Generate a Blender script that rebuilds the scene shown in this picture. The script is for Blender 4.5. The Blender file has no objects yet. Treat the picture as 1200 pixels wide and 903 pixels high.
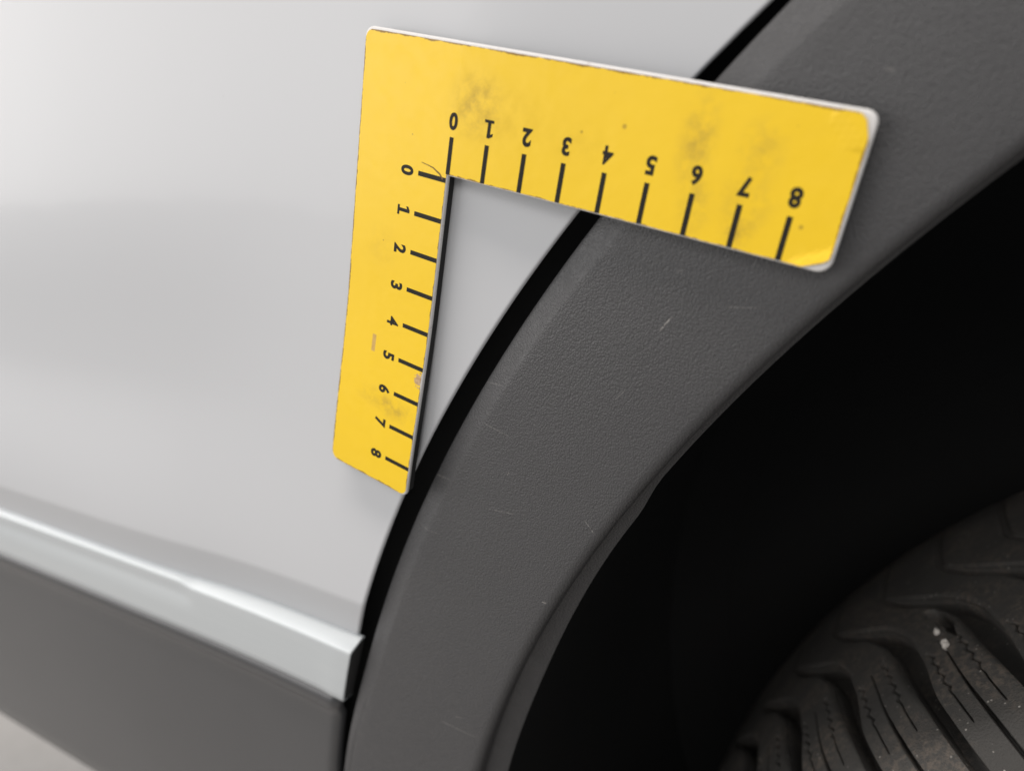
import bpy, bmesh, math, random
from mathutils import Vector, Matrix
import numpy as np

random.seed(7)
rng = np.random.default_rng(7)
SC = bpy.context.scene
COL = SC.collection
PHI = math.radians(13.7)          # the hand-placed ruler is turned by this against the car's horizontal
CP, SP = math.cos(PHI), math.sin(PHI)


def W(X, Y, Z):
    """ruler axes in cm (X along the long arm, Y down the short arm, Z into the car) -> world metres"""
    return ((X * CP - Y * SP) / 100.0, Z / 100.0, -(X * SP + Y * CP) / 100.0)


def WC(x, h, Z):
    """car axes in cm (x rearward, h down, Z into the car) -> world metres"""
    return (x / 100.0, Z / 100.0, -h / 100.0)


# ------------------------------------------------------------------ camera
cam_data = bpy.data.cameras.new('camera')
cam = bpy.data.objects.new('camera', cam_data)
COL.objects.link(cam)
SC.camera = cam
RC = [[0.8429877976637724, -0.14993155756159932, 0.5166160092729759],
      [0.32751827016846485, 0.9049046515058732, -0.2718075686747714],
      [-0.42673569770507735, 0.39833164540391086, 0.8119289036448781]]
right, down, fwd = [Vector(W(*v)).normalized() for v in RC]
cpos = Vector(W(10.88992422, -3.07734933, -15.65483925))
M = Matrix.Identity(4)
for i in range(3):
    M[i][0], M[i][1], M[i][2], M[i][3] = right[i], -down[i], -fwd[i], cpos[i]
cam.matrix_world = M
cam_data.sensor_fit = 'HORIZONTAL'
cam_data.sensor_width = 36.0
cam_data.lens = 905.0 / 1200.0 * 36.0
cam_data.clip_start = 0.005
cam_data.clip_end = 50.0
cam_data.dof.use_dof = True
cam_data.dof.focus_distance = 0.197
cam_data.dof.aperture_fstop = 8.2

# ------------------------------------------------------------------ light
world = bpy.data.worlds.new('World')
SC.world = world
world.use_nodes = True
bg = world.node_tree.nodes['Background']
bg.inputs[0].default_value = (0.88, 0.94, 1.0, 1)
bg.inputs[1].default_value = 0.325


def area(name, loc, target, sx, sy, power, col):
    d = bpy.data.lights.new(name, 'AREA')
    d.shape = 'RECTANGLE'
    d.size, d.size_y = sx, sy
    d.energy = power
    d.color = col
    o = bpy.data.objects.new(name, d)
    COL.objects.link(o)
    o.location = loc
    o.rotation_euler = (Vector(target) - Vector(loc)).to_track_quat('-Z', 'Y').to_euler()
    return o


area('garage_lamp', (-1.45, -0.92, 0.37), (0.0, 0.0, 0.0), 2.5, 0.9, 26.0, (1.0, 0.97, 0.945))
area('tyre_fill_light', (0.45, -1.35, 0.95), (0.0, 0.0, -0.05), 1.4, 0.5, 10.0, (1.0, 0.96, 0.93))  # unseen frontal fill, added to brighten the tyre deep in the arch
area('overhead_lamp', (-0.15, -0.42, 1.70), (-0.15, -0.25, 0.0), 1.5, 0.3, 27.0, (1.0, 0.925, 0.865))

SC.view_settings.view_transform = 'Standard'
SC.view_settings.look = 'None'
SC.view_settings.exposure = 0.0
SC.view_settings.gamma = 1.0
SC.view_settings.use_curve_mapping = False
SC.cycles.max_bounces = 8


# ------------------------------------------------------------------ material helpers
class NT:
    def __init__(s, name):
        s.m = bpy.data.materials.new(name)
        s.m.use_nodes = True
        s.t = s.m.node_tree
        s.b = s.t.nodes['Principled BSDF']

    def n(s, typ, **kw):
        nd = s.t.nodes.new(typ)
        for k, v in kw.items():
            setattr(nd, k, v)
        return nd

    def put(s, sock, v):
        if isinstance(v, bpy.types.NodeSocket):
            s.t.links.new(v, sock)
        elif v is not None:
            if hasattr(sock.default_value, '__len__') and not hasattr(v, '__len__'):
                v = [v] * len(sock.default_value)
            if hasattr(v, '__len__') and len(sock.default_value) == 4 and len(v) == 3:
                v = tuple(v) + (1.0,)
            sock.default_value = v

    def math(s, op, a, b=None, c=None, clamp=False):
        nd = s.n('ShaderNodeMath', operation=op, use_clamp=clamp)
        s.put(nd.inputs[0], a)
        s.put(nd.inputs[1], b)
        s.put(nd.inputs[2], c)
        return nd.outputs[0]

    def vmath(s, op, a, b=None):
        nd = s.n('ShaderNodeVectorMath', operation=op)
        s.put(nd.inputs[0], a)
        s.put(nd.inputs[1], b)
        return nd.outputs['Value'] if op in ('LENGTH', 'DISTANCE', 'DOT_PRODUCT') else nd.outputs[0]

    def ramp(s, x, lo, hi, a=0.0, b=1.0):
        nd = s.n('ShaderNodeMapRange', interpolation_type='SMOOTHSTEP')
        s.put(nd.inputs[0], x)
        for i, v in enumerate((lo, hi, a, b)):
            s.put(nd.inputs[1 + i], v)
        return nd.outputs[0]

    def noise(s, vec, scale, detail=3.0, rough=0.55, dist=0.0):
        nd = s.n('ShaderNodeTexNoise')
        s.put(nd.inputs['Vector'], vec)
        nd.inputs['Scale'].default_value = scale
        nd.inputs['Detail'].default_value = detail
        nd.inputs['Roughness'].default_value = rough
        nd.inputs['Distortion'].default_value = dist
        return nd.outputs['Fac']

    def voro(s, vec, scale, feature='F1', rnd=1.0):
        nd = s.n('ShaderNodeTexVoronoi', feature=feature)
        s.put(nd.inputs['Vector'], vec)
        nd.inputs['Scale'].default_value = scale
        nd.inputs['Randomness'].default_value = rnd
        return nd.outputs['Distance']

    def mix(s, f, a, b):
        nd = s.n('ShaderNodeMix', data_type='RGBA')
        s.put(nd.inputs[0], f)
        s.put(nd.inputs[6], a)
        s.put(nd.inputs[7], b)
        return nd.outputs[2]

    def obj(s):
        return s.n('ShaderNodeTexCoord').outputs['Object']

    def attr(s, name):
        return s.n('ShaderNodeAttribute', attribute_name=name).outputs['Vector']

    def sep(s, v):
        nd = s.n('ShaderNodeSeparateXYZ')
        s.put(nd.inputs[0], v)
        return nd.outputs

    def bump(s, h, strength, dist, normal=None):
        nd = s.n('ShaderNodeBump')
        nd.inputs['Strength'].default_value = strength
        nd.inputs['Distance'].default_value = dist
        s.put(nd.inputs['Height'], h)
        if normal is not None:
            s.put(nd.inputs['Normal'], normal)
        return nd.outputs[0]

    def set(s, **kw):
        for k, v in kw.items():
            s.put(s.b.inputs[k.replace('_', ' ')], v)
        return s.m

    def segment(s, vec, p0, p1, width, wob=None):
        """1 on a thin scratch from p0 to p1, tapering at its ends"""
        p0, p1 = Vector(p0), Vector(p1)
        L = (p1 - p0).length
        d = (p1 - p0) / L
        rel = s.vmath('SUBTRACT', vec, tuple(p0))
        tt = s.vmath('DOT_PRODUCT', rel, tuple(d))
        along = s.math('MULTIPLY', s.ramp(tt, 0, L * 0.25), s.ramp(tt, L * 0.7, L, 1, 0))
        r2 = s.vmath('DOT_PRODUCT', rel, rel)
        dist = s.math('SQRT', s.math('MAXIMUM', s.math('SUBTRACT', r2, s.math('MULTIPLY', tt, tt)), 0.0))
        return s.math('MULTIPLY', along, s.ramp(dist, width * 0.3, width, 1, 0))


def mat_paint():
    k = NT('silver_white_paint')
    o = k.obj()
    big = k.noise(o, 5.0, 2)
    fleck = k.noise(o, 5200, 1)
    spots = k.math('MULTIPLY', k.ramp(k.voro(o, 42), 0.018, 0.034, 1, 0), k.ramp(k.noise(o, 60, 1), 0.52, 0.6))
    base = k.mix(big, (0.492, 0.499, 0.513), (0.517, 0.524, 0.538))
    base = k.mix(k.math('MULTIPLY', fleck, 0.10), base, (0.45, 0.45, 0.45))
    base = k.mix(k.math('MULTIPLY', spots, 0.35), base, (0.22, 0.20, 0.18))
    wavy = k.bump(k.noise(o, 16, 2), 0.25, 0.004)
    peel = k.bump(k.noise(o, 260, 2), 0.05, 0.0004, wavy)
    return k.set(Base_Color=base, Roughness=0.42, Specular_IOR_Level=0.2, Coat_Weight=0.12, Coat_Roughness=0.10, Coat_Normal=peel)


def leather(k, o, scale=1.0):
    st = k.n('ShaderNodeMapping')
    k.put(st.inputs['Vector'], o)
    st.inputs['Rotation'].default_value = (0, math.radians(-38), 0)
    st.inputs['Scale'].default_value = (1.0, 0.5, 0.78)
    warp = k.n('ShaderNodeTexNoise')
    k.put(warp.inputs['Vector'], st.outputs[0])
    warp.inputs['Scale'].default_value = 500
    v = k.vmath('ADD', st.outputs[0], k.vmath('MULTIPLY', warp.outputs['Color'], (0.0008,) * 3))
    nd = k.n('ShaderNodeTexVoronoi', feature='SMOOTH_F1')
    k.put(nd.inputs['Vector'], v)
    nd.inputs['Scale'].default_value = 2350 * scale
    nd.inputs['Smoothness'].default_value = 0.5
    cell = k.math('SUBTRACT', 1.0, nd.outputs['Distance'])
    return k.math('ADD', cell, k.math('MULTIPLY', k.noise(o, 3000, 2), 0.10))


def mat_cladding():
    k = NT('grained_charcoal_plastic')
    o = k.obj()
    cell = leather(k, o)
    big = k.noise(o, 22, 3)
    base = k.mix(big, (0.058, 0.057, 0.0585), (0.069, 0.068, 0.0695))
    base = k.mix(k.ramp(cell, 0.35, 0.75, 0.18, 0.0), base, (0.03, 0.03, 0.03))
    dust = k.ramp(k.noise(o, 900, 4, 0.7), 0.62, 0.8)
    base = k.mix(k.math('MULTIPLY', dust, k.ramp(big, 0.4, 0.7, 0.0, 0.22)), base, (0.25, 0.24, 0.22))
    flat = k.vmath('MULTIPLY', o, (1, 0, 1))
    scr = None
    for (x0, y0, x1, y1, wd, st) in SCRATCHES:
        m = k.math('MULTIPLY', k.segment(flat, W(x0, y0, 0), W(x1, y1, 0), wd), st)
        scr = m if scr is None else k.math('MAXIMUM', scr, m)
    scr = k.math('MULTIPLY', scr, k.ramp(k.noise(o, 1500, 2), 0.35, 0.55))
    base = k.mix(scr, base, (0.33, 0.31, 0.29))
    nrm = k.bump(cell, 0.62, 0.00028)
    return k.set(Base_Color=base, Roughness=k.ramp(k.noise(o, 300, 3), 0.3, 0.7, 0.46, 0.56), Normal=nrm, Specular_IOR_Level=0.42)


def mat_sill():
    k = NT('satin_charcoal_plastic')
    o = k.obj()
    n1 = k.noise(o, 14, 3)
    fine = k.noise(o, 2400, 2)
    base = k.mix(n1, (0.043, 0.0435, 0.0455), (0.057, 0.0575, 0.060))
    base = k.mix(k.ramp(k.noise(o, 700, 4, 0.7), 0.6, 0.85, 0, 0.2), base, (0.24, 0.22, 0.2))
    return k.set(Base_Color=base, Roughness=0.32, Normal=k.bump(fine, 0.15, 0.0002))


def mat_strip():
    k = NT('brushed_silver_trim')
    o = k.obj()
    st = k.vmath('MULTIPLY', o, (6, 300, 300))
    n1 = k.noise(st, 1.0, 3)
    base = k.mix(n1, (0.47, 0.50, 0.515), (0.53, 0.555, 0.565))
    return k.set(Base_Color=base, Metallic=0.2, Roughness=0.44, Coat_Weight=0.25, Coat_Roughness=0.25)


def mat_plain(name, col, rough, **kw):
    k = NT(name)
    o = k.obj()
    c = k.mix(k.noise(o, 60, 3), tuple(v * 0.88 for v in col), tuple(min(1, v * 1.1) for v in col))
    return k.set(Base_Color=c, Roughness=rough, **kw)


def mat_rubber():
    k = NT('dusty_tyre_rubber')
    o = k.attr('tc')           # metres, fixed to the tyre, so each block has its own dirt
    n1 = k.noise(o, 45, 4, 0.6)
    n2 = k.noise(o, 420, 4, 0.65)
    base = k.mix(n1, (0.052, 0.050, 0.047), (0.098, 0.092, 0.085))
    dust = k.math('MULTIPLY', k.ramp(n2, 0.42, 0.66), k.ramp(k.noise(o, 32, 3), 0.38, 0.62))
    base = k.mix(k.math('MULTIPLY', dust, 0.8), base, (0.17, 0.14, 0.115))
    sp = k.math('MULTIPLY', k.ramp(k.voro(o, 380), 0.08, 0.16, 1, 0), k.ramp(k.noise(o, 150, 2), 0.5, 0.6))
    base = k.mix(k.math('MULTIPLY', sp, 0.8), base, (0.45, 0.42, 0.38))
    h = k.math('ADD', k.math('MULTIPLY', n2, 0.7), k.noise(o, 1500, 3))
    return k.set(Base_Color=base, Roughness=0.78, Normal=k.bump(h, 0.55, 0.0007), Specular_IOR_Level=0.35)


def mat_film():
    k = NT('yellow_printed_film')
    rc = k.attr('rc')          # ruler centimetres
    X, Y, _ = k.sep(rc)
    n1 = k.noise(rc, 1.1, 4)
    base = k.mix(n1, (0.80, 0.525, 0.017), (0.84, 0.56, 0.022))
    # finger smudges, each with its own outline
    gr = k.noise(rc, 2.6, 5, 0.65, 0.15)
    sm = None
    for (cx, cy, rx, ry, st) in ((0.55, -1.75, 0.75, 0.8, 0.5), (1.2, -1.6, 1.4, 0.9, 0.16), (5.85, -1.9, 0.42, 1.0, 0.55), (6.1, -0.7, 0.4, 0.7, 0.36),
                                 (7.15, -2.0, 0.5, 0.6, 0.34), (7.1, -0.9, 0.6, 0.8, 0.3), (7.1, -0.35, 0.35, 0.35, 0.4),
                                 (-0.75, 6.6, 0.7, 0.34, 0.55), (-1.55, 6.45, 0.7, 0.3, 0.4), (-1.9, 2.2, 0.7, 0.8, 0.12), (3.2, -1.4, 0.9, 0.6, 0.1)):
        d = k.vmath('LENGTH', k.vmath('MULTIPLY', k.vmath('SUBTRACT', rc, (cx, cy, 0)), (1 / rx, 1 / ry, 0)))
        g = k.math('MULTIPLY', k.ramp(d, 0.05, 1.3, 1, 0), st * 1.25)
        sm = g if sm is None else k.math('ADD', sm, g)
    sm = k.math('MULTIPLY', sm, k.ramp(gr, 0.3, 0.75), clamp=True)
    base = k.mix(k.math('MULTIPLY', sm, 1.0, clamp=True), base, (0.36, 0.235, 0.035))
    # specks
    spk = k.math('MULTIPLY', k.ramp(k.voro(rc, 2.3), 0.018, 0.045, 1, 0), k.ramp(k.noise(rc, 1.7, 1), 0.5, 0.58))
    base = k.mix(k.math('MULTIPLY', spk, 0.6), base, (0.22, 0.12, 0.02))
    for (cx, cy, r) in ((3.3, -1.62, 0.045), (4.25, -1.9, 0.07), (-1.2, -0.75, 0.03), (-1.85, 2.05, 0.03), (8.25, -0.75, 0.06), (0.2, 1.0, 0.03)):
        d = k.vmath('DISTANCE', rc, (cx, cy, 0))
        base = k.mix(k.ramp(d, r * 0.4, r, 0.6, 0), base, (0.25, 0.14, 0.02))
    # rubbed bar beside the 5 and torn print at the edge between 5 and 6
    dx = k.math('ABSOLUTE', k.math('SUBTRACT', X, -1.84))
    dy = k.math('ABSOLUTE', k.math('SUBTRACT', Y, 4.93))
    bar = k.math('MULTIPLY', k.ramp(dx, 0.05, 0.08, 1, 0), k.ramp(dy, 0.22, 0.27, 1, 0))
    base = k.mix(k.math('MULTIPLY', bar, 0.75), base, k.mix(k.noise(rc, 9, 2), (0.56, 0.38, 0.19), (0.34, 0.18, 0.06)))
    d = k.vmath('LENGTH', k.vmath('MULTIPLY', k.vmath('SUBTRACT', rc, (-0.14, 5.45, 0)), (1 / 0.16, 1 / 0.24, 0)))
    torn = k.ramp(k.math('ADD', d, k.math('MULTIPLY', k.math('SUBTRACT', k.noise(rc, 11, 4), 0.5), 2.2)), 0.7, 0.9, 1, 0)
    base = k.mix(torn, base, k.mix(k.noise(rc, 14, 3), (0.72, 0.52, 0.30), (0.22, 0.10, 0.03)))
    # grime along the cut edges of the film
    w = k.math('MULTIPLY', k.math('SUBTRACT', k.noise(rc, 2.2, 6, 0.78), 0.42), 0.20)
    edge = None
    for e in (k.math('ADD', X, 2.965), k.math('ADD', Y, 2.93), k.math('SUBTRACT', 8.945, X), k.math('SUBTRACT', 8.965, Y)):
        edge = e if edge is None else k.math('MINIMUM', edge, e)
    inner = k.math('MAXIMUM', k.math('SUBTRACT', -0.03, Y), k.math('SUBTRACT', -0.025, X))
    inner = k.math('ADD', inner, 0.012)
    edge = k.math('MINIMUM', edge, inner)
    em = k.ramp(k.math('SUBTRACT', edge, w), 0.0, 0.014, 1, 0)
    base = k.mix(k.math('MULTIPLY', em, 0.85), base, (0.17, 0.085, 0.02))
    nrm = k.bump(k.noise(rc, 2.5, 3), 0.08, 0.0008)
    return k.set(Base_Color=base, Roughness=k.ramp(gr, 0.3, 0.8, 0.36, 0.5), Normal=nrm, Specular_IOR_Level=0.33)


def mat_ink():
    k = NT('black_print_ink')
    rc = k.attr('rc')
    n1 = k.noise(rc, 6, 4, 0.65)
    base = k.mix(k.ramp(n1, 0.5, 0.8, 0, 0.5), (0.017, 0.0155, 0.013), (0.05, 0.042, 0.025))
    return k.set(Base_Color=base, Roughness=0.55, Specular_IOR_Level=0.15)


def mat_plate():
    k = NT('off_white_plastic_core')
    rc = k.attr('rc')
    n1 = k.noise(rc, 4, 5, 0.7)
    base = k.mix(k.ramp(n1, 0.56, 0.74, 0, 0.55), (0.66, 0.645, 0.63), (0.30, 0.25, 0.2))
    return k.set(Base_Color=base, Roughness=0.4)


# (x0,y0,x1,y1,width,strength) in ruler cm / metres on the arch trim
SCRATCHES = [(5.87, 2.26, 6.14, 1.71, 0.00022, 0.75), (7.12, 1.28, 7.97, 1.06, 0.00016, 0.3), (5.92, 0.83, 6.1, 0.76, 0.0007, 0.22), (1.67, 6.18, 2.71, 6.25, 0.00015, 0.4), (2.72, 7.37, 2.78, 7.24, 0.0002, 0.5), (5.09, 7.66, 5.51, 8.01, 0.00018, 0.55), (4.41, 10.73, 4.57, 10.72, 0.0003, 0.6), (1.72, 16.98, 3.3, 16.79, 0.00018, 0.45), (2.29, 16.47, 2.7, 16.3, 0.00016, 0.4), (2.21, 8.65, 3.21, 8.4, 0.00016, 0.35), (0.24, 8.55, 1.02, 8.31, 0.0004, 0.22), (0.03, 10.34, 0.9, 10.21, 0.0002, 0.3), (1.4, 5.17, 2.17, 4.94, 0.0003, 0.15), (8.74, -3.7, 8.97, -3.68, 0.0005, 0.18), (5.2, 4.24, 5.44, 3.82, 0.00012, 0.3)]

MAT = dict(paint=mat_paint(), clad=mat_cladding(), sill=mat_sill(), strip=mat_strip(), rubber=mat_rubber(), film=mat_film(), ink=mat_ink(), plate=mat_plate(),
           black=mat_plain('black_felt_liner', (0.006, 0.006, 0.006), 0.9), seal=mat_plain('black_door_seal', (0.007, 0.007, 0.007), 0.75),
           capmat=mat_plain('dark_grey_end_face', (0.03, 0.03, 0.03), 0.6), magnet=mat_plain('black_magnetic_sheet', (0.012, 0.012, 0.012), 0.8), stone=mat_plain('pale_stone', (0.62, 0.58, 0.53), 0.7),
           floor=mat_plain('grey_concrete_floor', (0.42, 0.40, 0.38), 0.6), steel=mat_plain('grey_rim_steel', (0.25, 0.25, 0.26), 0.4, Metallic=0.8))


# ------------------------------------------------------------------ mesh helpers
def mesh_obj(name, verts, faces, mat, parent=None, sharp=35, rc=None, tc=None):
    me = bpy.data.meshes.new(name)
    me.from_pydata([tuple(v) for v in verts], [], faces)
    if rc is not None:
        a = me.attributes.new('rc', 'FLOAT_VECTOR', 'POINT')
        a.data.foreach_set('vector', np.asarray(rc, dtype=np.float32).ravel())
    if tc is not None:
        a = me.attributes.new('tc', 'FLOAT_VECTOR', 'POINT')
        a.data.foreach_set('vector', np.asarray(tc, dtype=np.float32).ravel())
    me.materials.append(mat)
    me.shade_smooth()
    if sharp:
        me.set_sharp_from_angle(angle=math.radians(sharp))
    o = bpy.data.objects.new(name, me)
    COL.objects.link(o)
    if parent is not None:
        o.parent = parent
        o.matrix_parent_inverse = Matrix.Translation(parent.location).inverted()
    return o


def grid_faces(nr, nc, flip=False, wrap=False):
    f = []
    for i in range(nr - 1):
        for j in range(nc if wrap else nc - 1):
            a, b = i * nc + j, i * nc + (j + 1) % nc
            q = (a, b, b + nc, a + nc)
            f.append(q[::-1] if flip else q)
    return f


def sstep(a, b, x):
    t = min(1.0, max(0.0, (x - a) / (b - a)))
    return t * t * (3 - 2 * t)


def thing(name, loc, label, cat, group=None):
    o = bpy.data.objects.new(name, None)
    COL.objects.link(o)
    o.location = loc
    o['label'] = label
    o['category'] = cat
    if group:
        o['group'] = group
    return o


# ------------------------------------------------------------------ setting: floor
floor = mesh_obj('floor', [(-4, -4, -0.60), (4, -4, -0.60), (4, 4, -0.60), (-4, 4, -0.60)], [(0, 1, 2, 3)], MAT['floor'])
floor['kind'] = 'structure'

# ------------------------------------------------------------------ car side
car = thing('car', (0.3, 0.3, -0.60), 'silver-white car with charcoal plastic wheel arch trim, seen close at its door edge', 'car')
AX, AY = 45.0, 20.5               # arch centre, ruler cm
CURVES = dict(D=([-3.631, 2.144, -2.057, 47.261], -2.3, 32.9), O=([-0.95, 1.79, -2.65, 46.90], -2.5, 33.3),
              G=([-2.207, 1.291, -1.915, 46.116], 0.9, 34.1), I=([5.765, -4.843, -0.415, 41.709], 3.2, 34.7))


def rad(curve, deg):
    """radius of an arch line about the arch centre; past the measured span it goes on along its end slope, easing to a circle"""
    c, lo, hi = CURVES[curve]
    t = math.radians(min(max(deg, lo), hi))
    r = np.polyval(c, t)
    s = np.polyval(np.polyder(c), t)
    over = math.radians(deg) - t
    return float(r + s * math.tanh(over * 3.0) / 3.0 * 0.8) - {'D': 0.03, 'O': 0.0}.get(curve, 0.0)


def arch(deg, r, Z):
    t = math.radians(deg)
    return W(AX - r * math.cos(t), AY - r * math.sin(t), Z)


def arch_car(deg, r):
    t = math.radians(deg)
    X, Y = AX - r * math.cos(t), AY - r * math.sin(t)
    return X * CP - Y * SP, X * SP + Y * CP


_tab = [(arch_car(d * 0.25, rad('D', d * 0.25)), d * 0.25) for d in range(-260, 272)]


def edge_x(h):
    """x (car cm) of the door's rear edge at height h"""
    hs = [p[0][1] for p in _tab]
    xs = [p[0][0] for p in _tab]
    return float(np.interp(h, hs[::-1], xs[::-1]))


def flare(x, h):
    """the door swells outward towards the wheel arch"""
    X = x * CP + h * SP
    if X > 0:
        return 0.065 * X
    return -0.05 * X if X > -3 else 0.15 + 0.22 * math.tanh((-3 - X) / 4.4)


def door_depth(x, h):
    z = 0.37 + flare(x, h)
    z += 0.005 * (h - 1.0) ** 2 * (1 if h < 1.0 else 0)                        # gentle crown above
    z -= 0.15 * sstep(4.0, 13.0, h)                                              # comes outward towards the trim
    z += 0.24 * sstep(-0.5, 7.5, h) * sstep(-4, -13, x)                           # hollow in the middle of the door
    z -= 0.56 * sstep(6.8, 13.6, h) * sstep(-3, -19, x)
    z += 0.30 * max(0.0, min(h, 15.5) - 13.35)                                   # turns in just above the trim
    return z


def build_door():
    hs = list(np.arange(-40, -8, 2.0)) + list(np.arange(-8, 12, 0.5)) + list(np.arange(12, 15.2, 0.15))
    us = list(np.linspace(-62, -12, 34)) + list(np.linspace(-11.2, -0.6, 30)) + [-0.3, -0.15, -0.10]
    V = []
    for h in hs:
        xe = edge_x(max(h, -13.0)) - 0.15 * max(0.0, h - 13.35)
        row = [(xe + u, door_depth(xe + u, h)) for u in us]
        z0 = door_depth(xe - 0.10, h)
        r = 0.10
        for k in range(1, 8):
            a = math.pi / 2 * k / 7
            row.append((xe - 0.10 + r * math.sin(a), z0 + r * (1 - math.cos(a))))
        row.append((xe - 0.03, z0 + 0.16))
        row.append((xe - 2.6, z0 + 0.30))
        V += [WC(x, h, z) for x, z in row]
    return mesh_obj('door_panel', V, grid_faces(len(hs), len(us) + 9), MAT['paint'], car, sharp=60)


door = build_door()


def build_strip():
    # cross-section of the trim: (h, Z); on the left a shallow channel runs along its upper part and ends in a round
    xs = list(np.linspace(-66, -17, 50)) + list(np.arange(-16.8, -13.2, 0.1)) + list(np.linspace(-13, -6.5, 20)) + [-5.60]
    secs = []

    def section(x, end=0.0):
        c = 1.0 - sstep(-15.3, -14.3, x)           # 1 where the channel is
        b = 0.36 - 0.14 * c
        zf = 0.02
        pts = [(15.05, 0.64), (15.05, 0.52), (15.08, 0.46), (15.05 + b - 0.05, zf + 0.05), (15.05 + b + 0.04, zf)]
        pts += [(15.55, zf + 0.00 + 0.05 * c), (15.85, zf + 0.015 + 0.06 * c), (16.05, zf + 0.025 + 0.05 * c), (16.2, zf + 0.03)]
        pts += [(16.8, zf + 0.06), (17.4, zf + 0.09), (17.68, zf + 0.11), (17.78, zf + 0.18), (17.80, zf + 0.28), (17.80, 0.62)]
        out = []
        for h, z in pts:
            hc = 16.4
            out.append((hc + (h - hc) * (1 - 0.05 * end), z + 0.05 * end))
        return out
    rows = []
    for x in xs:
        rows.append([(x, h, z) for h, z in section(x)])
    xe0 = -5.60
    for k in range(1, 6):                           # softened end by the door edge, following its slant
        a = math.pi / 2 * k / 5
        rows.append([(xe0 + 0.06 * math.sin(a), h, z) for h, z in section(xe0, 1 - math.cos(a))])
    n = len(rows[0])
    V = []
    for i, row in enumerate(rows):
        for (x, h, z) in row:
            sl = edge_x(h) - edge_x(15.05)          # the end follows the door's cut line
            V.append(WC(x + sl * sstep(-8, -5.8, x), h, z + flare(x, 16.0) + 0.14))
    F = grid_faces(len(rows), n)
    cap = [Vector(v) for v in V[(len(rows) - 1) * n:]]
    mesh_obj('trim_end_cap', [c + Vector((-0.0002, 0, 0)) for c in cap], [tuple(range(n))], MAT['capmat'], car)  # plain dark grey face closing the strip's rear end
    return mesh_obj('trim_strip', V, F, MAT['strip'], car, sharp=50)


strip = build_strip()


def build_sill():
    hs = [17.3, 17.82, 17.86, 18.0, 18.25, 18.45, 18.6, 18.8, 19.1] + list(np.arange(19.6, 31.0, 0.6)) + [31.2, 31.6, 31.85, 32.0, 32.05, 32.05]
    us = list(np.linspace(-60, -8, 27)) + list(np.linspace(-7, -0.6, 14)) + [-0.45]

    def dep(x, h):
        z = 0.70 + flare(x, 18.0)
        z -= 0.34 * sstep(17.8, 18.05, h)
        z += 0.26 * sstep(18.35, 19.0, h)
        z += 0.0035 * max(0.0, h - 19.0) ** 2 * 0.7
        z += 1.0 * sstep(31.0, 32.05, h)
        return z
    V = []
    for i, h in enumerate(hs):
        xe = edge_x(h) - 0.32
        extra = 3.5 if i == len(hs) - 1 else 0.0
        row = [(xe + u, dep(xe + u, h) + extra) for u in us]
        z0 = dep(xe - 0.45, h) + extra
        for k in range(1, 8):
            a = math.pi / 2 * k / 7
            row.append((xe - 0.45 + 0.45 * math.sin(a), z0 + 0.35 * (1 - math.cos(a))))
        row.append((xe - 1.5, z0 + 0.7))
        V += [WC(x, h, z) for x, z in row]
    return mesh_obj('door_cladding', V, grid_faces(len(hs), len(us) + 8), MAT['sill'], car, sharp=60)


sill = build_sill()


def build_jamb():
    V = []
    ds = [d * 2.0 for d in range(-22, 33)]
    for d in ds:
        ro = rad('D', d)
        for r, z in ((ro + 3.2, 1.6), (ro + 0.4, 2.4), (ro - 0.6, 2.4), (ro - 1.6, 2.2), (ro - 2.6, 1.9)):
            V.append(arch(d, r, z))
    return mesh_obj('door_seal', V, grid_faces(len(ds), 5, True), MAT['seal'], car)


seal = build_jamb()


def build_arch_trim():
    ds = [d * 0.5 for d in range(-60, 150)]
    V = []
    n = None
    for d in ds:
        ro, rg, ri = rad('O', d), rad('G', d), rad('I', d)
        fl = sstep(-1.0, 6.0, d)                    # the chamfer dies out low down
        rg = rg + (1 - fl) * (ro - rg) * 0.55
        zo, zg, zi = 0.74, 0.475, 0.51
        zo = zo - 0.22 * (1 - fl)
        lip = 0.17 + 0.15 * sstep(20.0, 18.0, d) + 0.24 * sstep(17.5, 6, d)
        P = [(ro - 0.35, 2.3), (ro - 0.02, 2.0), (ro, zo + 0.16), (ro - 0.02, zo + 0.05), (ro - 0.09, zo - 0.02)]
        for k in range(1, 6):
            t = k / 6.0
            P.append((ro - 0.09 + (rg - ro + 0.09) * t, zo - 0.02 + (zg - zo + 0.02) * t))
        P += [(rg + 0.07, zg + 0.028), (rg, zg), (rg - 0.08, zg - 0.010)]
        m = 14
        for k in range(1, m):
            t = k / float(m)
            P.append((rg - 0.08 + (ri + 0.25 - rg + 0.08) * t, zg - 0.010 + (zi - zg) * t - 0.045 * math.sin(math.pi * t)))
        for k in range(0, 7):                       # rolled inner edge
            a = math.pi / 2 * k / 6
            P.append((ri + 0.25 - 0.30 * math.sin(a), zi + 0.30 * (1 - math.cos(a))))
        P += [(ri - 0.05, zi + 0.60), (ri + 0.10, zi + 0.95), (ri + 0.06, zi + 1.1), (ri - lip + 0.10, zi + 1.32), (ri - lip, zi + 1.42), (ri - lip + 0.03, zi + 1.55), (ri - lip + 0.5, zi + 1.8), (ri + 1.4, zi + 2.3)]
        n = len(P)
        V += [arch(d, r, z) for r, z in P]
    return mesh_obj('wheel_arch_trim', V, grid_faces(len(ds), n, True), MAT['clad'], car, sharp=50)


trim = build_arch_trim()


def build_liner():
    V = []
    ds = [d * 3.0 for d in range(-24, 52)]
    for d in ds:
        for r, z in ((42.6, 2.1), (43.4, 3.5), (43.6, 14), (43.0, 27), (40, 30), (5, 30)):
            V.append(arch(d, r, z))
    return mesh_obj('wheel_arch_liner', V, grid_faces(len(ds), 6, True), MAT['black'], car)


liner = build_liner()

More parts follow.
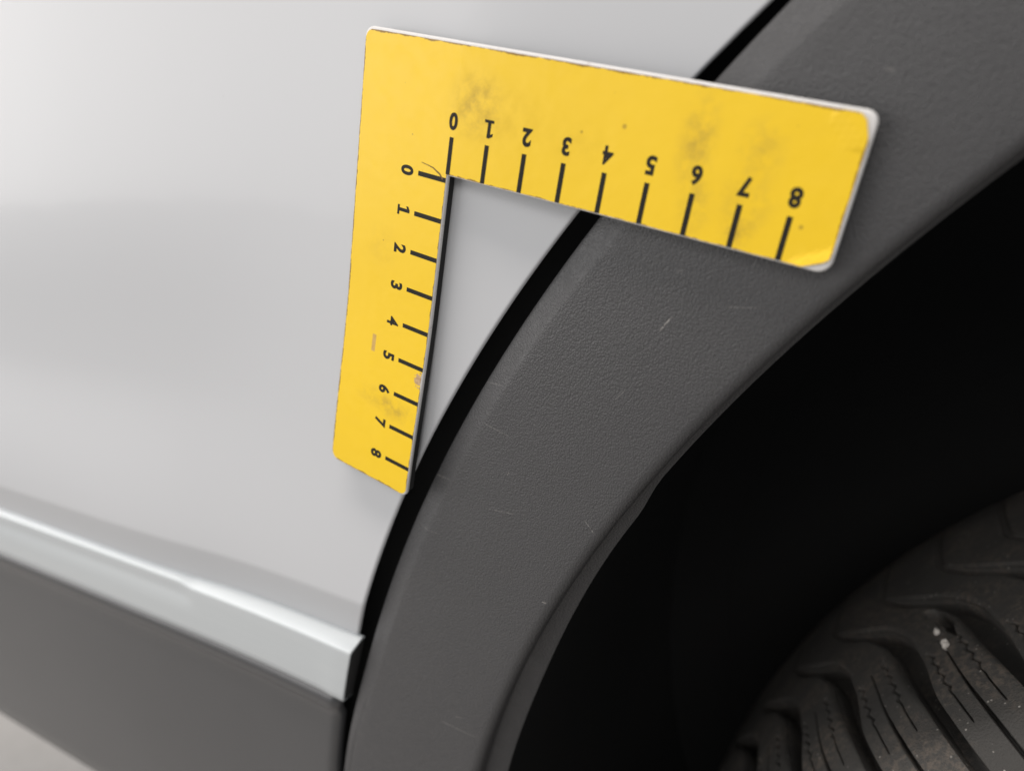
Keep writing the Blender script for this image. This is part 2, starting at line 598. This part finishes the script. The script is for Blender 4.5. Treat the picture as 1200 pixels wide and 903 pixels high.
# ------------------------------------------------------------------ wheel
TX, TY, TR = 42.6, 30.5, 33.3
ZC = 12.8
PITCH = 360.0 / 76


def prof(z):
    """tread radius across the tyre (cm)"""
    e = abs(z - ZC)
    r = TR - 0.0035 * e * e
    if e > 4.6:
        r -= 0.030 * (e - 4.6) ** 2
    if e > 7.2:
        r -= 0.42 * (e - 7.2) ** 2
    return r


def gth(z):
    """angle (deg) of a slanted groove against depth z"""
    return float(np.interp(z, [-2, 2.9, 3.7, 5.0, 7.1, 9.24, 11.23, 12.7, 13.5, 14.4, 15.5, 21], [39.6, 35.4, 34.8, 33.8, 32.3, 31.0, 29.65, 27.8, 25.9, 24.3, 22.6, 21.5]))


_gz = np.linspace(-2, 22, 400)
_gt = np.array([gth(z) for z in _gz])
_ker = np.hanning(25)
_gs = np.convolve(np.pad(_gt, 12, 'edge'), _ker / _ker.sum(), 'valid')


def gsm(z):
    return float(np.interp(z, _gz, _gs))


tyre_loc = Vector(W(TX, TY, 0))
UP_R = math.radians(13.7)


def tyre_pt(deg, r, z):
    """local to the wheel centre: deg counted like the arch angle (0 = ruler's left, rising)"""
    t = math.radians(deg)
    return Vector(W(-r * math.cos(t), -r * math.sin(t), z))


def build_tyre():
    zs = list(np.linspace(ZC - 8.4, ZC + 8.4, 34))
    P = [(20.5, ZC - 9.0), (22.5, ZC - 10.2), (25.5, ZC - 10.8), (28.0, ZC - 10.3), (29.8, ZC - 9.4)] + [(prof(z) - 0.82, z) for z in zs] + \
        [(29.8, ZC + 9.4), (28.0, ZC + 10.3), (25.5, ZC + 10.8), (22.5, ZC + 10.2), (20.5, ZC + 9.0)]
    n = 200
    V = []
    for (r, z) in P:
        for k in range(n):
            V.append(tyre_pt(360.0 * k / n, r, z))
    me_faces = grid_faces(len(P), n, False, True)
    o = mesh_obj('tyre', V, me_faces, MAT['rubber'], None, tc=[tuple(v) for v in V])
    o.location = tyre_loc
    o.parent = car
    o.matrix_parent_inverse = Matrix.Translation(car.location).inverted()
    return o


tyre = build_tyre()


def block_mesh(name, variant):
    nz, nu = 300, 120
    zs = np.linspace(ZC - 9.0, ZC + 8.9, nz)
    pit = math.radians(PITCH) * TR
    r2 = np.random.default_rng(3 + variant)
    V = []
    T = []
    for iz, z in enumerate(zs):
        g0 = gsm(z)
        wide = 0.04 + (0.46 + 0.36 * sstep(6.5, 9.5, z)) * sstep(15.6, 13.2, z)      # groove width in cm
        ulo, uhi = wide / 2 / pit, 1 - wide / 2 / pit
        R0 = prof(z)
        wd = -0.86 * sstep(15.6, 13.6, z) - 0.02
        seq = [(ulo - 0.035, wd), (ulo - 0.012, wd * 0.5), (ulo - 0.002, wd * 0.12)]
        us = np.linspace(ulo, uhi, nu)
        edge = []
        for u in us:
            d = min(u - ulo, uhi - u) * pit
            hh = -0.12 * max(0.0, 1 - d / 0.25) ** 2 * sstep(6.0, 9.0, z) - 0.02 * max(0.0, 1 - d / 0.1)
            # middle slit
            sl = abs(u - 0.47) * pit
            if z < 10.0:
                w = 0.03 + 0.06 * sstep(8.5, 5.0, z)
                hh -= 0.30 * max(0.0, min(1.0, 1.6 * (1 - sl / w))) * sstep(10.0, 9.4, z) * 1.5
            # zigzag blades on both sides of it
            for uc, za, zb in ((0.27, 7.1, 9.6), (0.69, 7.5, 10.4)):
                if zb > z > za - 1.6:
                    zig = 0.085 * (2 * abs(((z * 1.65) % 1.0) - 0.5) - 0.5) * 2 * sstep(za - 0.4, za + 0.3, z)
                    dd = abs((u - uc) * pit - zig)
                    w = 0.06 if z > za else 0.03
                    hh -= 0.42 * max(0.0, 1 - dd / w) * sstep(zb, zb - 0.5, z) * sstep(za - 1.6, za - 1.2, z)
            if variant == 1:
                # a chunk torn out beside the blade
                dz, du = (z - 11.1) / 1.15, ((u - 0.69) * pit - 0.05 * (z - 11.1)) / (0.27 + 0.12 * (z - 11.1))
                q = dz * dz + du * du + 0.35 * math.sin(9 * z) * math.sin(23 * u)
                hh -= 0.75 * max(0.0, min(1.0, (1.15 - q) * 3.0))
            seq.append((u, hh))
        seq += [(uhi + 0.002, wd * 0.12), (uhi + 0.012, wd * 0.5), (uhi + 0.035, wd)]
        for u, hh in seq:
            V.append(tyre_pt(g0 + PITCH * u, R0 + hh, z))
    nc = nu + 6
    off = Vector((0.37 * variant, 0.0, 0.0))
    me = bpy.data.meshes.new(name)
    F = grid_faces(nz, nc, False)
    me.from_pydata([tuple(v) for v in V], [], F)
    a = me.attributes.new('tc', 'FLOAT_VECTOR', 'POINT')
    a.data.foreach_set('vector', np.asarray([tuple(v + off) for v in V], dtype=np.float32).ravel())
    me.materials.append(MAT['rubber'])
    me.shade_smooth()
    return me


bm_a, bm_b, bm_c = block_mesh('tread_block', 0), block_mesh('tread_block', 1), block_mesh('tread_block', 2)
for k in range(-8, 8):
    me = bm_b if k == 0 else (bm_a if k % 2 else bm_c)
    o = bpy.data.objects.new('tread_block', me)
    COL.objects.link(o)
    o.parent = tyre
    o.rotation_euler = (0, math.radians(PITCH * k), 0)


def build_rim():
    P = [(20.8, ZC - 9.2), (20.2, ZC - 9.0), (19.0, ZC - 7.5), (18.5, ZC - 3), (6, ZC - 5), (1.0, ZC - 5.5)]
    n = 96
    V = [tyre_pt(360.0 * k / n, r, z) + tyre_loc for (r, z) in P for k in range(n)]
    return mesh_obj('rim', V, grid_faces(len(P), n, False, True), MAT['steel'], car)


rim = build_rim()


# ------------------------------------------------------------------ pebbles wedged in the tread
def pebble(deg, z, size, flat, label, seed):
    r3 = random.Random(seed)
    bm = bmesh.new()
    bmesh.ops.create_icosphere(bm, subdivisions=2, radius=size / 100.0)
    for v in bm.verts:
        f = 0.8 + 0.4 * r3.random()
        v.co = Vector((v.co.x * f, v.co.y * f * 0.8, v.co.z * f * flat))
    me = bpy.data.meshes.new('pebble')
    bm.to_mesh(me)
    bm.free()
    me.materials.append(MAT['stone'])
    o = bpy.data.objects.new('pebble', me)
    COL.objects.link(o)
    o.location = tyre_loc + tyre_pt(deg, prof(z) + size * 0.1, z)
    o.rotation_euler = (r3.random() * 3, r3.random() * 3, r3.random() * 3)
    o['label'] = label
    o['category'] = 'pebble'
    o['group'] = 'pebbles wedged in the tyre tread'
    return o


pebble(32.63, 10.45, 0.13, 1.2, 'small rounded white pebble stuck in the tread, nearer the wheel arch liner', 4)
pebble(33.26, 9.42, 0.17, 1.1, 'larger angular white pebble stuck in the tread at the slit head', 9)


# ------------------------------------------------------------------ ruler
def bend(X, Y):
    """depth (cm) of the ruler's front face: it lies on the door at its left edge, lifts at the inner edge and bows out at the short arm's end"""
    a = -0.05 * X if X < 0 else 0.0
    h = X * SP + Y * CP
    b = -0.24 * sstep(3.2, 9.5, Y) if X < 1 else 0.0
    c = 0.06 * sstep(0.5, 4, X)
    return a + b + c


FRONT = dict()
PT = 0.15                          # plate thickness

ruler = thing('corner_ruler', W(-3, 9, 0.2), 'yellow L-shaped centimetre ruler with upside-down black numbers, stuck across door and arch trim', 'ruler')


def rounded(poly, radii, seg=8):
    out = []
    n = len(poly)
    for i in range(n):
        p, a, b = Vector(poly[i]), Vector(poly[i - 1]), Vector(poly[(i + 1) % n])
        r = radii[i]
        if r <= 0:
            out.append(p)
            continue
        d1, d2 = (a - p).normalized(), (b - p).normalized()
        c = p + (d1 + d2) * r
        for k in range(seg + 1):
            t = k / seg * math.pi / 2
            out.append(c - d2 * r * math.cos(t) - d1 * r * math.sin(t))
    return out


def sheet(outline, step=0.3):
    """flat L-shape cut into a fine grid so that it can bend"""
    bm = bmesh.new()
    bm.faces.new([bm.verts.new((p[0], p[1], 0)) for p in outline])
    for ax in (0, 1):
        v = -2.85
        while v < 9:
            co = [0, 0, 0]
            no = [0, 0, 0]
            co[ax] = v
            no[ax] = 1
            bmesh.ops.bisect_plane(bm, geom=bm.verts[:] + bm.edges[:] + bm.faces[:], plane_co=co, plane_no=no, dist=1e-5)
            v += step
    return bm


def to_ruler(bm, name, mat, zoff, parent=ruler, warp=None, sharp=40):
    rc = []
    for v in bm.verts:
        X, Y, Z = v.co
        z = bend(X, Y) + Z + zoff
        if warp:
            z += warp(X, Y)
        rc.append((X, Y, Z))
        v.co = W(X, Y, z)
    bmesh.ops.recalc_face_normals(bm, faces=bm.faces[:])
    me = bpy.data.meshes.new(name)
    bm.to_mesh(me)
    bm.free()
    a = me.attributes.new('rc', 'FLOAT_VECTOR', 'POINT')
    a.data.foreach_set('vector', np.asarray(rc, dtype=np.float32).ravel())
    me.materials.append(mat)
    me.shade_smooth()
    me.set_sharp_from_angle(angle=math.radians(sharp))
    o = bpy.data.objects.new(name, me)
    COL.objects.link(o)
    o.parent = parent
    o.matrix_parent_inverse = Matrix.Translation(parent.matrix_world.translation if parent is not ruler else ruler.location).inverted()
    return o


def slab(outline, thick, bev):
    bm = sheet(outline)
    geom = bm.faces[:]
    ret = bmesh.ops.extrude_face_region(bm, geom=geom)
    nv = [g for g in ret['geom'] if isinstance(g, bmesh.types.BMVert)]
    for v in nv:
        v.co.z += thick
    bmesh.ops.recalc_face_normals(bm, faces=bm.faces[:])
    if bev:
        es = [e for e in bm.edges if len(e.link_faces) == 2 and e.calc_face_angle(0) > 1.2 and abs(e.verts[0].co.z - e.verts[1].co.z) < 1e-4]
        bmesh.ops.bevel(bm, geom=es, offset=bev, segments=3, profile=0.5, affect='EDGES')
    return bm


L6 = [(-3, -3), (9, -3), (9, 0), (0, 0), (0, 9), (-3, 9)]
plate_out = rounded(L6, [0.26, 0.24, 0.28, 0.0, 0.16, 0.3])
to_ruler(slab(plate_out, PT, 0.05), 'plate', MAT['plate'], 0.0)
mag = rounded([(-2.98, -2.95), (8.95, -2.95), (8.95, -0.05), (-0.02, -0.05), (-0.02, 8.95), (-2.98, 8.95)], [0.25, 0.25, 0.25, 0, 0.15, 0.25])
to_ruler(slab(mag, 0.19, 0), 'magnetic_backing', MAT['magnet'], PT + 0.002)

# printed film: cut a little short of the plate, corners at the long arm's end worn away
film_poly = rounded([(-2.965, -2.93), (8.945, -2.935), (8.945, -0.035), (-0.03, -0.03), (-0.03, 8.965), (-2.965, 8.965)], [0.24, 0.0, 0.0, 0.0, 0.2, 0.28])
fp = []
for i, p in enumerate(film_poly):
    q = film_poly[(i + 1) % len(film_poly)]
    n = max(1, int((q - p).length / 0.12))
    for k in range(n):
        c = p + (q - p) * (k / n)
        fp.append(Vector((c.x, c.y)))


def worn(p):
    x, y = p
    j = 0.004
    x += j * (random.random() - 0.5) * 2
    y += j * (random.random() - 0.5) * 2
    # cut corners
    if x > 8.2 and y < -2.2:
        s = (8.945 - x) + (y + 2.935) * 0.6
        if s < 0.27:
            x -= (0.27 - s) * 0.5
            y += (0.27 - s) * 0.4
    if x > 7.7 and y > -0.9:
        s = (8.945 - x) * 0.55 + (-0.035 - y)
        if s < 0.27:
            x -= (0.27 - s) * 0.4
            y -= (0.27 - s) * 0.65
    if x > -0.25 and 5.2 < y < 5.75 and x < 0.1:
        x -= 0.05 * random.random()
    return Vector((x, y))


fp = [worn(p) for p in fp]


def curl(X, Y):
    s = (8.945 - X) * 0.55 + (-0.035 - Y)
    z = 0.0
    if X > 8.15 and Y > -0.7:
        z -= 0.06 * sstep(0.52, 0.25, s) * sstep(8.15, 8.4, X)
    if X > 8.3 and Y < -2.3:
        z -= 0.03 * sstep(0.9, 0.4, (8.87 - X) + (Y + 2.875))
    return z


bm = sheet(fp, 0.12)
bmesh.ops.triangulate(bm, faces=[f for f in bm.faces if len(f.verts) > 4])
to_ruler(bm, 'printed_film', MAT['film'], -0.006, warp=curl, sharp=0)


# tick marks
def ink_rect(name, x0, y0, x1, y1):
    bm = bmesh.new()
    n = 6
    vs = []
    for i in range(n + 1):
        for j in range(2):
            horizontal = abs(x1 - x0) > abs(y1 - y0)
            t = i / n
            if horizontal:
                vs.append(bm.verts.new((x0 + (x1 - x0) * t, y0 + (y1 - y0) * j, 0)))
            else:
                vs.append(bm.verts.new((x0 + (x1 - x0) * j, y0 + (y1 - y0) * t, 0)))
    for i in range(n):
        bm.faces.new((vs[2 * i], vs[2 * i + 1], vs[2 * i + 3], vs[2 * i + 2]))
    to_ruler(bm, name, MAT['ink'], -0.0095, sharp=0)


TW = 0.058
for k in range(9):
    ink_rect('tick_mark', k - TW, -0.90, k + TW, -0.035)
for k in range(9):
    yy = k + 0.12
    ink_rect('tick_mark', -0.90, yy - TW, -0.035, yy + TW)


def glyph(ch, size, bold=0.023):
    cu = bpy.data.curves.new('digit', 'FONT')
    cu.body = ch
    cu.size = size
    cu.align_x = 'CENTER'
    cu.offset = bold
    cu.resolution_u = 5
    to = bpy.data.objects.new('digit_source', cu)
    COL.objects.link(to)
    dg = bpy.context.evaluated_depsgraph_get()
    me = to.evaluated_get(dg).to_mesh()
    vs = [tuple(v.co[:2]) for v in me.vertices]
    fs = [tuple(p.vertices) for p in me.polygons]
    to.to_mesh_clear()
    bpy.data.objects.remove(to)
    bpy.data.curves.remove(cu)
    return vs, fs


DH = 0.40
for k in range(9):
    vs, fs = glyph(str(k), 0.55, {4: 0.013, 8: 0.025}.get(k, 0.022))
    xs = [v[0] for v in vs]
    ys = [v[1] for v in vs]
    cx, cy, hh = (min(xs) + max(xs)) / 2, (min(ys) + max(ys)) / 2, max(ys) - min(ys)
    s = DH / hh
    vs = [((x - cx) * s * 0.93, (y - cy) * s) for x, y in vs]
    if k == 1:                     # its foot bar
        b = len(vs)
        vs += [(-0.115, -DH / 2), (0.135, -DH / 2), (0.135, -DH / 2 + 0.065), (-0.115, -DH / 2 + 0.065),
               (-0.115, DH / 2 - 0.12), (-0.02, DH / 2 - 0.075), (-0.02, DH / 2), (-0.115, DH / 2 - 0.05)]
        fs = fs + [(b, b + 1, b + 2, b + 3), (b + 4, b + 5, b + 6, b + 7)]
    for arm in (0, 1):
        bm = bmesh.new()
        bv = []
        for (tx, ty) in vs:
            if arm == 0:           # long arm: upside down
                bv.append(bm.verts.new((k - tx, -0.90 - 0.16 - DH / 2 + ty, 0)))
            else:                  # short arm: lying on its side, tops towards the ticks
                bv.append(bm.verts.new((-0.90 - 0.16 - DH / 2 + ty, k + 0.12 + tx, 0)))
        for f in fs:
            try:
                bm.faces.new([bv[i] for i in f])
            except ValueError:
                pass
        if k == 1:
            for v in bv[-8:]:
                v.co.z -= 0.0008
        to_ruler(bm, 'digit', MAT['ink'], -0.0095, sharp=0)

# crack in the film beside the zero tick
pts = [(-0.83, -0.16), (-0.62, -0.13), (-0.45, -0.10), (-0.33, -0.04), (-0.24, 0.0), (-0.17, 0.07), (-0.12, 0.1)]
bm = bmesh.new()
rows = []
for i, (x, y) in enumerate(pts):
    w = 0.006 + 0.018 * (i / (len(pts) - 1))
    rows.append((bm.verts.new((x + w * 0.4, y - w, 0)), bm.verts.new((x - w * 0.4, y + w, 0))))
for a, b in zip(rows, rows[1:]):
    bm.faces.new((a[0], a[1], b[1], b[0]))
MAT['crack'] = mat_plain('brown_crack_grime', (0.13, 0.07, 0.02), 0.7)
to_ruler(bm, 'film_crack', MAT['crack'], -0.0100, sharp=0)
